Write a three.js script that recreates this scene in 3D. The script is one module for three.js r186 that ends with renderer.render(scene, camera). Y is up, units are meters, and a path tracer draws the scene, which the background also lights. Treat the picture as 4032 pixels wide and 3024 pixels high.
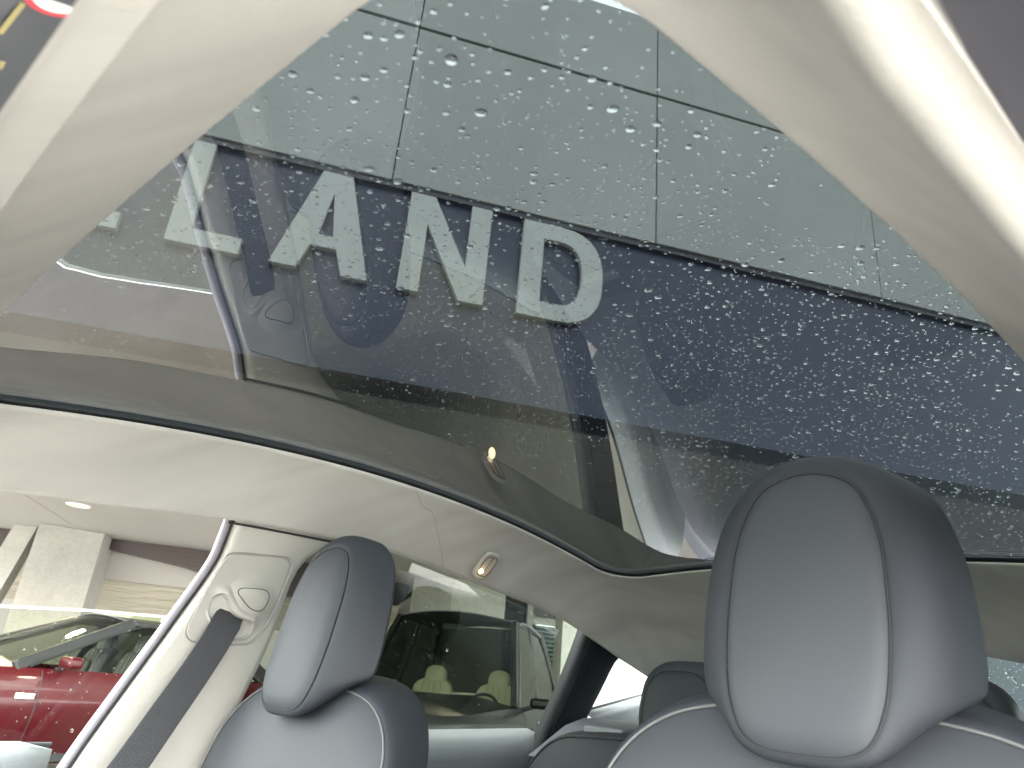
import * as THREE from 'three';
import { mergeGeometries, mergeVertices } from 'three/addons/utils/BufferGeometryUtils.js';
import { RoundedBoxGeometry } from 'three/addons/geometries/RoundedBoxGeometry.js';

// ───────────── camera, sky, sun, exposure ─────────────
const scene = new THREE.Scene();
const EYE = new THREE.Vector3(0.62, 1.12, 0);
const camera = new THREE.PerspectiveCamera(2 * Math.atan(1512 / 2850) * 180 / Math.PI, 1024 / 768, 0.02, 400);
camera.matrixAutoUpdate = true;
{
  const m = new THREE.Matrix4().makeBasis(
    new THREE.Vector3(0.7407111723581692, 0.08420506700611959, -0.6665256677985338),
    new THREE.Vector3(0.2004261102581724, 0.9192386481501388, 0.3388652860265925),
    new THREE.Vector3(0.6412303279404098, -0.3845904502683346, 0.6640134427041625));
  camera.quaternion.setFromRotationMatrix(m);
  camera.position.copy(EYE);
}
camera.focus = 1.2; camera.userData.fStop = 9;

const SKY = 3.4;
{
  const W = 64, H = 32, d = new Float32Array(W * H * 4);
  for (let y = 0; y < H; y++) for (let x = 0; x < W; x++) {
    const el = ((y + 0.5) / H - 0.5) * Math.PI, s = Math.max(0, Math.sin(el)), i = (y * W + x) * 4;
    const L = SKY * (el < 0 ? 0.25 : 0.98 + 0.14 * s);
    d[i] = L * 0.97; d[i + 1] = L; d[i + 2] = L * 1.0; d[i + 3] = 1;
  }
  const t = new THREE.DataTexture(d, W, H, THREE.RGBAFormat, THREE.FloatType);
  t.mapping = THREE.EquirectangularReflectionMapping; t.magFilter = THREE.LinearFilter; t.needsUpdate = true;
  scene.background = t; scene.environment = t;
}
const sun = new THREE.DirectionalLight(0xfff1de, 1.5);
sun.name = 'overcast_sun'; sun.position.set(6, 14, 12); sun.target.position.set(0, 0, 0);
sun.castShadow = true; sun.shadow.radius = 45; sun.shadow.mapSize.set(2048, 2048);
Object.assign(sun.shadow.camera, { left: -16, right: 16, top: 16, bottom: -16, near: 0.5, far: 60 });
scene.add(sun, sun.target);
const renderer = new THREE.WebGLRenderer({ antialias: true });
renderer.setSize(1024, 768); renderer.shadowMap.enabled = true;
renderer.toneMapping = THREE.LinearToneMapping; renderer.toneMappingExposure = 6.9;

// ───────────── helpers ─────────────
let seed = 20240607;
const rnd = () => { seed = (seed + 0x6d2b79f5) | 0; let t = Math.imul(seed ^ (seed >>> 15), 1 | seed); t = (t + Math.imul(t ^ (t >>> 7), 61 | t)) ^ t; return ((t ^ (t >>> 14)) >>> 0) / 4294967296; };
const gauss = () => Math.sqrt(-2 * Math.log(rnd() + 1e-9)) * Math.cos(6.2832 * rnd());
const V = (x, y, z) => new THREE.Vector3(x, y, z);
const lerp = THREE.MathUtils.lerp, clamp = THREE.MathUtils.clamp, smooth = THREE.MathUtils.smoothstep;
const used = new Map();
const numbered = (n) => { const k = used.get(n) ?? 0; used.set(n, k + 1); return k ? `${n}_${String(k).padStart(3, '0')}` : n; };
function shade(o) { o.traverse((c) => { if (c.isMesh) { c.castShadow = true; c.receiveShadow = true; } }); }
function thing(name, label, category, pos = [0, 0, 0], turn = 0, group) {
  const o = new THREE.Group(); o.name = numbered(name); o.position.set(...pos); o.rotation.y = turn;
  o.userData = { label, category }; if (group) o.userData.group = group; scene.add(o); return o;
}
// geometry given in world axes -> part of a thing that stands at pos without turn
function part(root, name, geo, mat, local = false) {
  if (Array.isArray(geo)) geo = merge(geo);
  if (!local) { let p = root; const off = V(0, 0, 0); while (p && p !== scene) { off.add(p.position); p = p.parent; } geo.translate(-off.x, -off.y, -off.z); }
  const m = new THREE.Mesh(geo, mat); m.name = name; m.castShadow = m.receiveShadow = true; root.add(m); return m;
}
function solo(name, geo, mat, label, category, group, kind) {
  const m = new THREE.Mesh(Array.isArray(geo) ? merge(geo) : geo, mat); m.name = numbered(name); m.castShadow = m.receiveShadow = true;
  if (label) m.userData.label = label; if (category) m.userData.category = category;
  if (group) m.userData.group = group; if (kind) m.userData.kind = kind; scene.add(m); return m;
}
function merge(list) {
  const l = list.map((g) => { const n = g.index ? g.toNonIndexed() : g; for (const k of Object.keys(n.attributes)) if (!['position', 'normal', 'uv'].includes(k)) n.deleteAttribute(k); if (!n.attributes.uv) n.setAttribute('uv', new THREE.BufferAttribute(new Float32Array(n.attributes.position.count * 2), 2)); return n; });
  return l.length === 1 ? l[0] : mergeGeometries(l);
}
// rows: array of arrays of Vector3 (same length). closed: wraps along a row. uvf(p, i, j) -> [u, v]
function grid(rows, closed = false, uvf) {
  const R = rows.length, C = rows[0].length, pos = [], uv = [], idx = [];
  for (let i = 0; i < R; i++) for (let j = 0; j < C; j++) { const p = rows[i][j]; pos.push(p.x, p.y, p.z); const q = uvf ? uvf(p, i, j) : [p.x + p.z * 0.7, p.y + p.z * 0.3]; uv.push(q[0], q[1]); }
  const n = closed ? C : C - 1;
  for (let i = 0; i < R - 1; i++) for (let j = 0; j < n; j++) { const a = i * C + j, b = i * C + (j + 1) % C, c = a + C, d = b + C; idx.push(a, c, b, b, c, d); }
  const g = new THREE.BufferGeometry();
  g.setAttribute('position', new THREE.Float32BufferAttribute(pos, 3)); g.setAttribute('uv', new THREE.Float32BufferAttribute(uv, 2));
  g.setIndex(idx); g.computeVertexNormals(); return g;
}
function box(x0, y0, z0, x1, y1, z1, r = 0) {
  const w = Math.abs(x1 - x0), h = Math.abs(y1 - y0), d = Math.abs(z1 - z0);
  const g = r ? new RoundedBoxGeometry(w, h, d, 2, Math.min(r, w / 2.01, h / 2.01, d / 2.01)) : new THREE.BoxGeometry(w, h, d);
  g.translate((x0 + x1) / 2, (y0 + y1) / 2, (z0 + z1) / 2); return g;
}
const curve = (pts, closed = false, tension = 0.5) => new THREE.CatmullRomCurve3(pts, closed, 'centripetal', tension);
const tube = (pts, r, n = 64, closed = false, k = 8) => new THREE.TubeGeometry(curve(pts, closed), n, r, k, closed);
// piecewise linear-cubic lookup
function lut(pairs) { const p = [...pairs].sort((a, b) => a[0] - b[0]); return (x) => { if (x <= p[0][0]) return p[0][1]; for (let i = 1; i < p.length; i++) if (x <= p[i][0]) { const t = (x - p[i - 1][0]) / (p[i][0] - p[i - 1][0]); return lerp(p[i - 1][1], p[i][1], t); } return p.at(-1)[1]; }; }
function slut(pairs) { const p = [...pairs].sort((a, b) => a[0] - b[0]); const m = p.map((q, i) => { const a = p[Math.max(0, i - 1)], b = p[Math.min(p.length - 1, i + 1)]; return (b[1] - a[1]) / (b[0] - a[0]); });
  return (x) => { if (x <= p[0][0]) return p[0][1] + m[0] * (x - p[0][0]); for (let i = 1; i < p.length; i++) if (x <= p[i][0]) { const h = p[i][0] - p[i - 1][0], t = (x - p[i - 1][0]) / h, t2 = t * t, t3 = t2 * t; return (2 * t3 - 3 * t2 + 1) * p[i - 1][1] + (t3 - 2 * t2 + t) * h * m[i - 1] + (-2 * t3 + 3 * t2) * p[i][1] + (t3 - t2) * h * m[i]; } return p.at(-1)[1] + m.at(-1) * (x - p.at(-1)[0]); }; }

// ───────────── textures ─────────────
function noiseTex(size, fn, srgb = false, repeat = [1, 1]) {
  const d = new Uint8Array(size * size * 4);
  for (let y = 0; y < size; y++) for (let x = 0; x < size; x++) { const c = fn(x / size, y / size); const i = (y * size + x) * 4; const a = Array.isArray(c) ? c : [c, c, c]; d[i] = clamp(a[0], 0, 1) * 255; d[i + 1] = clamp(a[1], 0, 1) * 255; d[i + 2] = clamp(a[2], 0, 1) * 255; d[i + 3] = 255; }
  const t = new THREE.DataTexture(d, size, size); t.wrapS = t.wrapT = THREE.RepeatWrapping; t.magFilter = THREE.LinearFilter; t.minFilter = THREE.LinearMipmapLinearFilter; t.generateMipmaps = true;
  if (srgb) t.colorSpace = THREE.SRGBColorSpace; t.repeat.set(...repeat); t.needsUpdate = true; return t;
}
function tileNoise(n) { const g = Array.from({ length: n * n }, rnd); return (u, v) => { const x = u * n, y = v * n, x0 = Math.floor(x), y0 = Math.floor(y), fx = x - x0, fy = y - y0, sx = fx * fx * (3 - 2 * fx), sy = fy * fy * (3 - 2 * fy); const at = (i, j) => g[((j % n + n) % n) * n + ((i % n + n) % n)]; return lerp(lerp(at(x0, y0), at(x0 + 1, y0), sx), lerp(at(x0, y0 + 1), at(x0 + 1, y0 + 1), sx), sy); }; }
const nA = tileNoise(4), nB = tileNoise(9), nC = tileNoise(22), nD = tileNoise(60), nE = tileNoise(128);
const fbm = (u, v) => 0.4 * nA(u, v) + 0.28 * nB(u, v) + 0.18 * nC(u, v) + 0.14 * nD(u, v);
const texFabric = noiseTex(256, (u, v) => 0.5 * nE(u, v) + 0.25 * (Math.sin(u * 402) * 0.5 + 0.5) + 0.25 * (Math.sin(v * 402) * 0.5 + 0.5), false, [9, 9]);
const texGrain = noiseTex(256, (u, v) => 0.55 * nE(u, v) + 0.45 * nD(u, v), false, [8, 8]);
const texMottle = noiseTex(256, (u, v) => { const k = 0.9 + 0.16 * (fbm(u, v) - 0.5) * 2; return [k, k, k]; }, true, [0.6, 0.6]);
const texConcrete = noiseTex(512, (u, v) => { const k = 0.88 + 0.22 * (fbm(u, v) - 0.5) + 0.05 * (nE(u, v) - 0.5); return [k, k * 0.995, k * 0.98]; }, true, [0.35, 0.35]);
const texRough = noiseTex(256, (u, v) => { const k = 0.75 + 0.5 * (fbm(u, v) - 0.5); return [k, k, k]; }, false, [0.4, 0.4]);
const texPanel = noiseTex(512, (u, v) => { const st = 0.06 * (nC(u * 1, 0.3) - 0.5) * nB(u, v); const k = 0.93 + 0.1 * (fbm(u, v) - 0.5) + st; return [k, k, k]; }, true, [0.3, 0.3]);
const texWood = noiseTex(512, (u, v) => { const g = 0.5 + 0.5 * Math.sin((v * 46 + 2 * nA(u, v) + 0.8 * nC(u * 1, v)) * 3.14); const k = 0.55 + 0.3 * g + 0.25 * (nE(u, v) - 0.5); return [0.42 * k, 0.23 * k, 0.14 * k]; }, true, [0.8, 0.8]);
const texBelt = noiseTex(128, (u, v) => { const s = u * 8, r = s - Math.floor(s), w = Math.abs(r - 0.5) * 2; const z = Math.sin((v * 14 + w * 0.9) * 6.283) * 0.5 + 0.5; return 0.25 + 0.55 * z * (0.4 + 0.6 * Math.sqrt(1 - w * w * 0.8)); }, false, [1, 1]);
const texRipple = noiseTex(256, (u, v) => 0.5 * nA(u, v * 3) + 0.35 * nB(u, v * 4) + 0.15 * nC(u, v * 2), false, [0.4, 1.6]);

// ───────────── materials ─────────────
const std = (rgb, rough, o = {}) => { const m = new THREE.MeshPhysicalMaterial({ roughness: rough, ...o }); m.color.setRGB(...rgb); m.side = THREE.DoubleSide; return m; };
const pane = (rgb, ior = 1.5, o = {}) => std(rgb, 0, { transmission: 1, thickness: 0, ior, ...o });
const M = {
  liner: std([0.465, 0.44, 0.405], 0.95, { bumpMap: texFabric, bumpScale: 0.0004, map: texMottle }),
  pillar: std([0.36, 0.34, 0.305], 0.75, { bumpMap: texFabric, bumpScale: 0.0005 }),
  plastic: std([0.32, 0.305, 0.275], 0.5, { bumpMap: texGrain, bumpScale: 0.0001 }),
  lampTrim: std([0.3, 0.285, 0.26], 0.6),
  plasticDark: std([0.25, 0.235, 0.22], 0.5),
  seal: std([0.19, 0.175, 0.195], 0.55),
  black: std([0.012, 0.013, 0.016], 0.55),
  blackTrim: std([0.006, 0.007, 0.01], 0.7, { specularIntensity: 0.2, bumpMap: texGrain, bumpScale: 0.0002 }),
  greyTrim: std([0.125, 0.135, 0.138], 0.55, { bumpMap: texGrain, bumpScale: 0.00025 }),
  dash: std([0.75, 0.72, 0.67], 0.7, { bumpMap: texGrain, bumpScale: 0.0003 }),  // pale so the unseen dashboard bounces light up to the header
  charcoal: std([0.05, 0.053, 0.065], 0.5),
  leather: std([0.027, 0.0295, 0.034], 0.6, { bumpMap: texGrain, bumpScale: 0.00007, specularIntensity: 0.7 }),
  leather2: std([0.0135, 0.0155, 0.02], 0.62, { bumpMap: texGrain, bumpScale: 0.00007, specularIntensity: 0.7 }),
  piping: std([0.08, 0.08, 0.08], 0.5),
  seam: std([0.012, 0.012, 0.014], 0.8),
  belt: std([0.024, 0.024, 0.027], 0.72, { bumpMap: texBelt, bumpScale: 0.0008 }),
  roofGlass: pane([0.04, 0.046, 0.0475], 1.6),
  clear: pane([0.8, 0.86, 0.8], 1.38),
  driverGlass: pane([0.5, 0.54, 0.52], 1.5),
  shield: pane([0.96, 0.98, 0.96], 1.4),
  rearDoorGlass: pane([0.3, 0.335, 0.29], 1.5),
  privacy: pane([0.12, 0.15, 0.145], 1.35),
  water: std([1, 1, 1], 0, { transmission: 1, thickness: 0.002, ior: 1.33 }),
  panel: std([0.34, 0.355, 0.34], 0.55, { map: texPanel }),
  band: std([0.022, 0.029, 0.06], 0.35),
  letter: std([0.4, 0.415, 0.395], 0.5),
  soffit: std([0.56, 0.55, 0.525], 0.75, { map: texPanel }),
  concreteWhite: std([0.43, 0.42, 0.39], 0.8, { map: texConcrete }),
  whiteWall: std([0.5, 0.5, 0.475], 0.85, { map: texConcrete }),
  ground: std([0.43, 0.42, 0.4], 0.8, { map: texConcrete, roughnessMap: texRough }),
  asphalt: std([0.13, 0.127, 0.12], 0.8, { map: texConcrete, roughnessMap: texRough }),  // for the added floor sheet that dims the canopy ceiling
  dark: std([0.02, 0.021, 0.024], 0.7),
  greyWall: std([0.34, 0.32, 0.29], 0.7),
  wood: std([0.3, 0.24, 0.23], 0.4, { map: texWood }),
  ripple: std([0.56, 0.52, 0.42], 0.4, { metalness: 0.2, bumpMap: texRipple, bumpScale: 0.05 }),
  frame: std([0.3, 0.305, 0.29], 0.5),
  yellowGreen: std([0.45, 0.47, 0.3], 0.6),
  pink: std([0.8, 0.12, 0.2], 0.5),
  white: std([0.8, 0.8, 0.8], 0.5),
  redPaint: std([0.05, 0.0015, 0.0045], 0.4, { metalness: 0.1, specularIntensity: 0.4, clearcoat: 0.2, clearcoatRoughness: 0.04 }),
  blackPaint: std([0.006, 0.007, 0.007], 0.38, { specularIntensity: 0.25, clearcoat: 0.08, clearcoatRoughness: 0.03 }),
  chrome: std([0.7, 0.7, 0.7], 0.2, { metalness: 1 }),
  dimGlass: pane([0.52, 0.55, 0.5], 1.25),
  darkGlass: pane([0.07, 0.08, 0.075], 1.09),
  carGlass: pane([0.6, 0.7, 0.64], 1.5),
  cream: std([0.6, 0.56, 0.42], 0.55),
  tyre: std([0.02, 0.02, 0.02], 0.85),
  rim: std([0.4, 0.4, 0.42], 0.3, { metalness: 1 }),
  glow: (() => { const m = std([0.9, 0.88, 0.6], 0.6); m.emissive.setRGB(0.15, 0.14, 0.06); return m; })(),
  bulb: (() => { const m = std([1, 0.9, 0.7], 0.4); m.emissive.setRGB(0.19, 0.155, 0.09); return m; })(),
  redLabel: std([0.62, 0.025, 0.05], 0.4),
  gold: std([0.3, 0.25, 0.1], 0.5),
};

// ───────────── facade frame: s along the wall, y up, n away from the viewer ─────────────
const TH = (90 - 32.3) * Math.PI / 180;
const U = V(Math.cos(TH), 0, -Math.sin(TH)), N = V(-Math.sin(TH), 0, -Math.cos(TH));
const F = (s, y, n) => V(EYE.x, 0, 0).addScaledVector(U, s).addScaledVector(N, n).setY(y);
const Fa = (s, y, n) => F(s, y, n).toArray();
// building part boxes live in the local frame x = s - s0, z = -(n - n0)
function fthing(name, label, category, s0, n0, group, y0 = 0) { const o = thing(name, label, category, Fa(s0, y0, n0), TH, group); o.userData.__ = undefined; delete o.userData.__; o.fr = [s0, y0, n0]; return o; }
function fbox(o, name, s0, y0, n0, s1, y1, n1, mat, r = 0) { const [a, b, c] = o.fr; return part(o, name, box(s0 - a, y0 - b, -(n0 - c), s1 - a, y1 - b, -(n1 - c), r), mat, true); }
const K = 1.2, FY = (y) => 1.12 + (y - 1.12) * K;      // rectified facade units -> metres
const D = 3.84, SOF = 2.67, BT = FY(3.48);

{ // ground
  const g = new THREE.PlaneGeometry(300, 300, 1, 1); g.rotateX(-Math.PI / 2);
  const uv = g.attributes.uv; for (let i = 0; i < uv.count; i++) uv.setXY(i, uv.getX(i) * 300, uv.getY(i) * 300);
  solo('ground', g, M.ground, 'pale wet concrete forecourt under and around the cars', null, null, 'structure');
}
{ // dark floor added under the canopy to dim its ceiling, a sheet 4 mm above the forecourt
  const g = new THREE.PlaneGeometry(24, 14.5); g.rotateX(-Math.PI / 2); const uv = g.attributes.uv; for (let i = 0; i < uv.count; i++) uv.setXY(i, uv.getX(i) * 24, uv.getY(i) * 14.5);
  const m = solo('added_dark_floor', g, M.asphalt, 'dark asphalt sheet added under the canopy to dim its ceiling', null, null, 'structure'); m.position.copy(F(-1, 0.004, 9.6)); m.rotation.y = TH;
}
{ // the building with its canopy
  const b = fthing('building', 'pale panelled building front with a dark sign band over a deep white parking canopy', 'building', 0, D);
  // panels, with joints
  const gh = 0.004, js = [-5.33, -3.54, -1.75, 0.041, 1.832, 3.63, 5.42, 7.2].map((s) => s), g = 0.009;
  const rowsY = [[BT + 0.004, FY(4.552), 0.0], [FY(4.574), FY(5.208), 0]];
  for (const [y0, y1] of rowsY) for (let i = 0; i + 1 < js.length; i++) { const t = rnd() * 0.006; fbox(b, 'panel', js[i] + gh, y0, D - 0.05 - t, js[i + 1] - gh, y1, D + 0.02, M.panel, 0.004); }
  fbox(b, 'sign_band', -5.33, SOF - 0.02, D, 7.2, BT + 0.06, D + 0.3, M.band);
  fbox(b, 'drip_edge', -5.33, BT - 0.035, D - 0.035, 7.2, BT - 0.002, D - 0.002, M.charcoal);
  fbox(b, 'parapet', -5.33, BT + 0.07, D + 0.03, 7.2, FY(5.2), D + 0.4, M.charcoal);
  fbox(b, 'upper_storey', -9, SOF + 0.35, D + 0.42, 4.1, FY(5.1), 14, M.greyWall);
  // soffit panels
  const ss = [-9, -6.4, -3.305, -0.6, 1.9, 4.15], ns = [D + 0.004, 9.0 - 1.6, 10.9, 14];
  const part2 = [[-9, -6.4], [-6.4, -3.31], [-3.3, -0.605], [-0.595, 2.6], [2.61, 4.15]];
  for (const [a, c] of part2) fbox(b, 'ceiling_panel', a, SOF, D + 0.303, c, SOF + 0.06, 14, M.soffit, 0.004);
  fbox(b, 'ceiling_panel', 4.16, SOF, D + 0.303, 7.2, SOF + 0.06, 9.2, M.soffit, 0.004);  // right bay, extra depth added to shade the bright white wall
  fbox(b, 'ceiling_slab', -9, SOF + 0.07, D + 0.31, 4.15, SOF + 0.34, 14, M.charcoal);
  fbox(b, 'ceiling_slab', 4.16, SOF + 0.07, D + 0.31, 7.2, SOF + 0.34, 9.2, M.charcoal);
  shade(b);
}
{ // sign letters
  const o = fthing('sign', 'large pale block letters L L A N D mounted on the dark sign band', 'sign', 0, D, null, FY(2.868));
  const P = (pts, holes = []) => {
    const f = ([s, y]) => new THREE.Vector2(s * K, (y - 2.868) * K);
    const sh = new THREE.Shape(pts.map(f)); for (const h of holes) sh.holes.push(new THREE.Path(h.map(f)));
    const g = new THREE.ExtrudeGeometry(sh, { depth: 0.035, bevelEnabled: true, bevelSize: 0.003, bevelThickness: 0.003, bevelSegments: 1, curveSegments: 16 });
    g.translate(0, 0, 0.012); part(o, 'letter', g, M.letter, true);
  };
  const y0 = 2.868, y1 = 3.438;
  const Lp = (s) => [[s, y0], [s + 0.323, y0], [s + 0.323, y0 + 0.082], [s + 0.098, y0 + 0.082], [s + 0.098, y1], [s, y1]];
  P(Lp(-1.452)); P(Lp(-0.921));
  P([[-0.459, y0], [-0.338, y0], [-0.294, y0 + 0.135], [-0.166, y0 + 0.135], [-0.122, y0], [0, y0], [-0.158, y1], [-0.302, y1]], [[[-0.268, y0 + 0.2], [-0.23, y1 - 0.12], [-0.192, y0 + 0.2]]]);
  P([[0.147, y0], [0.25, y0], [0.25, y0 + 0.4], [0.455, y0], [0.578, y0], [0.578, y1], [0.472, y1], [0.472, y0 + 0.19], [0.272, y1], [0.147, y1]]);
  const bowl = (cx, rx, ry, a0, a1, n = 14) => Array.from({ length: n + 1 }, (_, i) => { const a = lerp(a0, a1, i / n); const p = 0.8; const c = Math.cos(a), s = Math.sin(a); return [cx + rx * Math.sign(c) * Math.pow(Math.abs(c), p), (y0 + y1) / 2 + ry * Math.sign(s) * Math.pow(Math.abs(s), p)]; });
  P([[0.76, y0], ...bowl(0.965, 0.251, 0.285, -Math.PI / 2, Math.PI / 2), [0.76, y1]], [[[0.873, y0 + 0.092], ...bowl(0.965, 0.135, 0.193, -Math.PI / 2, Math.PI / 2), [0.873, y1 - 0.092]].reverse()]);
  shade(o);
}
// ───────────── under the canopy ─────────────
function prism(pts, y0, y1) { const sh = new THREE.Shape(pts.map(([s, n]) => new THREE.Vector2(s, -n))); const g = new THREE.ExtrudeGeometry(sh, { depth: y1 - y0, bevelEnabled: true, bevelSize: 0.012, bevelThickness: 0.001, bevelSegments: 1 }); g.rotateX(-Math.PI / 2); g.scale(1, 1, -1); 
  g.index && 0; const ps = g.attributes.position; for (let i = 0; i < ps.count; i += 3) { for (let c = 0; c < 3; c++) { const a = ps.array[(i + 1) * 3 + c]; ps.array[(i + 1) * 3 + c] = ps.array[(i + 2) * 3 + c]; ps.array[(i + 2) * 3 + c] = a; } } g.computeVertexNormals(); g.translate(0, y0, 0); return g; }
function pillar(label, pts, extra) {
  const s0 = pts.reduce((a, p) => a + p[0], 0) / pts.length, n0 = pts.reduce((a, p) => a + p[1], 0) / pts.length;
  const o = fthing('pillar', label, 'pillar', s0, n0, null);
  const l = pts.map(([s, n]) => [s - s0, -(n - n0)]);
  const sh = new THREE.Shape(l.map(([x, z]) => new THREE.Vector2(x, -z)));
  const g = new THREE.ExtrudeGeometry(sh, { depth: SOF - 0.004, bevelEnabled: false }); g.rotateX(-Math.PI / 2);
  part(o, 'shaft', g, M.concreteWhite, true);
  if (extra) extra(o, s0, n0);
  return o;
}
pillar('broad white concrete pillar rising behind the red car', [[-3.76, 11.5], [-2.99, 11.8], [-2.99, 12.5], [-3.95, 12.4]], (o, s0, n0) => {
  const a = V(-3.93 - s0, 1.25, -(11.75 - n0)), beam = (x0, y0, x1, y1, w, z) => { const sh = new THREE.Shape([new THREE.Vector2(x0, y0), new THREE.Vector2(x0 + w, y0), new THREE.Vector2(x1 + w, y1), new THREE.Vector2(x1, y1)]); const g = new THREE.ExtrudeGeometry(sh, { depth: 0.3, bevelEnabled: false }); g.translate(0, 0, z); return g; };
  part(o, 'slanted_strut', beam(-4.55 - s0, 1.1, -4.22 - s0, SOF - 0.004, 0.3, -(12.25 - n0)), M.concreteWhite, true);
});
pillar('wide angular white concrete pillar standing behind the black car', [[1.68, 12.6], [2.23, 11.87], [3.2, 12.18], [3.2, 12.9], [1.9, 13.0]]);
{
  const w = fthing('wood_panel', 'dark brown wood fascia hanging under the canopy ceiling right of the white pillar', 'wood panel', -2.0, 12.35, null, 2.2);
  const [a, b0, c] = w.fr;
  const sh = new THREE.Shape([[-3.12, 2.53], [-1.9, 2.38], [-0.9, 2.16], [0.2, 2.1], [0.2, SOF - 0.003], [-3.12, SOF - 0.003]].map(([s, y]) => new THREE.Vector2(s - a, y - b0)));
  const g = new THREE.ExtrudeGeometry(sh, { depth: 0.08, bevelEnabled: false }); part(w, 'fascia_board', g, M.wood, true);
  const w2 = fthing('wood_panel', 'reddish brown wood fascia left of the white pillar', 'wood panel', -5.2, 12.6, null, 2.36);
  fbox(w2, 'fascia_board', -6.4, 2.36, 12.6, -4.28, SOF - 0.003, 12.68, M.wood);
  const gw = fthing('wall', 'plain grey wall panel below the dark wood fascia', 'wall', -2, 12.5);
  fbox(gw, 'wall_panel', -3.3, 2.1, 12.5, 0.6, 2.6, 12.6, M.greyWall);
  const g2 = fthing('wall', 'grey side wall seen through the slanted strut of the white pillar', 'wall', -5, 13.4);
  fbox(g2, 'wall_panel', -9, 0, 13.4, -3.4, 2.36, 13.5, M.greyWall);
  // rippled bright metal soffit deeper inside
  const rp = fthing('ceiling', 'rippled shiny metal ceiling of the inner lobby below the grey wall panel', 'ceiling', -1.5, 14, null, 2.1);
  const gg = new THREE.PlaneGeometry(6, 1.0, 60, 20), pp = gg.attributes.position, uu = gg.attributes.uv;
  for (let i = 0; i < pp.count; i++) { const x = pp.getX(i), f = pp.getY(i) + 0.5; pp.setXYZ(i, x, lerp(1.66, 2.2, f) - 2.1, lerp(14 - 13.5, 14 - 12.62, f) + 0.03 * (nC(x * 0.05 + 3, f * 0.5 + 3) - 0.5)); uu.setXY(i, x, f); }
  gg.computeVertexNormals();
  part(rp, 'metal_sheet', gg, M.ripple, true);
  const bw = fthing('wall', 'pale back wall of the lobby behind the red car', 'wall', -2, 16);
  fbox(bw, 'wall_panel', -9, 0, 16, 1.0, 2.6, 16.1, M.greyWall);
  for (const [s, wd, lab] of [[-3.47, 0.26, 'narrow yellow green column just right of the pink poster'], [-2.65, 0.5, 'wider yellow green column further right of the pink poster']]) {
    const c2 = fthing('column', lab, 'column', s, 14.6); fbox(c2, 'shaft', s - wd / 2, 0, 14.6, s + wd / 2, 1.82, 15, M.yellowGreen, 0.01);
  }
  const po = fthing('poster', 'pink shop poster with a black top edge and white dot', 'poster', -3.62, 14.4, null, 0.9);
  fbox(po, 'board', -3.75, 0.9, 14.4, -3.5, 1.56, 14.43, M.pink); fbox(po, 'top_strip', -3.75, 1.565, 14.4, -3.5, 1.63, 14.43, M.dark); 
  { const d = new THREE.CylinderGeometry(0.05, 0.05, 0.006, 24); d.rotateX(Math.PI / 2); d.translate(0.06, 0.5, 0.004); part(po, 'white_dot', d, M.white, true); }
}
{ // storefront right
  const o = fthing('storefront', 'dark glazed shop front with white frames and louvred blinds beside the angular pillar', 'shop front', 3, 13);
  const n = 13;
  fbox(o, 'backing', 0.2, 0, n + 0.5, 4.16, SOF, n + 0.6, M.dark);
  fbox(o, 'transom_panel', 3.95, 2.3, n, 4.5, SOF - 0.004, n + 0.04, M.charcoal);
  fbox(o, 'mullion', 3.83, 0, n - 0.03, 3.94, SOF - 0.005, n + 0.06, M.frame, 0.008);
  fbox(o, 'mullion', 3.2, 0, n - 0.03, 3.28, SOF - 0.005, n + 0.06, M.frame, 0.008);
  fbox(o, 'rail', 3.283, 2.02, n - 0.03, 3.827, 2.17, n + 0.06, M.frame, 0.008);
  fbox(o, 'rail', 3.943, 2.18, n - 0.03, 4.5, 2.3, n + 0.06, M.frame, 0.008);
  const door = fbox(o, 'door', 3.4, 0.05, n + 0.01, 3.44, 2.0, n + 0.05, M.frame);
  fbox(o, 'door_frame', 3.285, 0.02, n, 3.38, 2.015, n + 0.05, M.frame, 0.006); fbox(o, 'door_frame', 3.73, 0.02, n, 3.825, 2.015, n + 0.05, M.frame, 0.006);
  fbox(o, 'pane', 3.385, 0.1, n + 0.02, 3.725, 2.01, n + 0.03, M.privacy); fbox(o, 'pane', 3.283, 2.175, n + 0.02, 3.827, SOF - 0.01, n + 0.03, M.privacy);
  fbox(o, 'pane', 3.945, 0.1, n + 0.02, 4.5, 2.175, n + 0.03, M.privacy);
  for (let i = 0; i < 22; i++) { const y = 2.12 - i * 0.075; const g = box(-0.24, -0.004, -0.03, 0.24, 0.004, 0.03); g.rotateX(0.6); g.translate(4.28 - 3, y, -0.12); part(o, 'slat', g, M.charcoal, true); }
  // left of the pillar
  fbox(o, 'rail', 0.9, 1.74, n - 0.02, 2.2, 1.84, n + 0.05, M.frame, 0.008);
  fbox(o, 'mullion', 1.3, 0, n - 0.02, 1.37, 1.738, n + 0.05, M.frame, 0.008);
  fbox(o, 'pane', 1.373, 0.1, n + 0.01, 2.2, 1.735, n + 0.02, M.clear); fbox(o, 'lit_wall', 1.373, 0.1, n + 0.2, 2.2, 1.7, n + 0.25, M.concreteWhite);
  const sh = new THREE.Shape([[0.3, 2.1], [1.25, 2.1], [1.36, 2.12], [1.9, 2.55], [1.9, 1.85], [0.3, 1.85]].map(([s, y]) => new THREE.Vector2(s - 3, y)));
  const g = new THREE.ExtrudeGeometry(sh, { depth: 0.1, bevelEnabled: false }); g.translate(0, 0, -0.15); part(o, 'sloped_panel', g, M.greyWall, true);
  shade(o);
}
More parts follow.
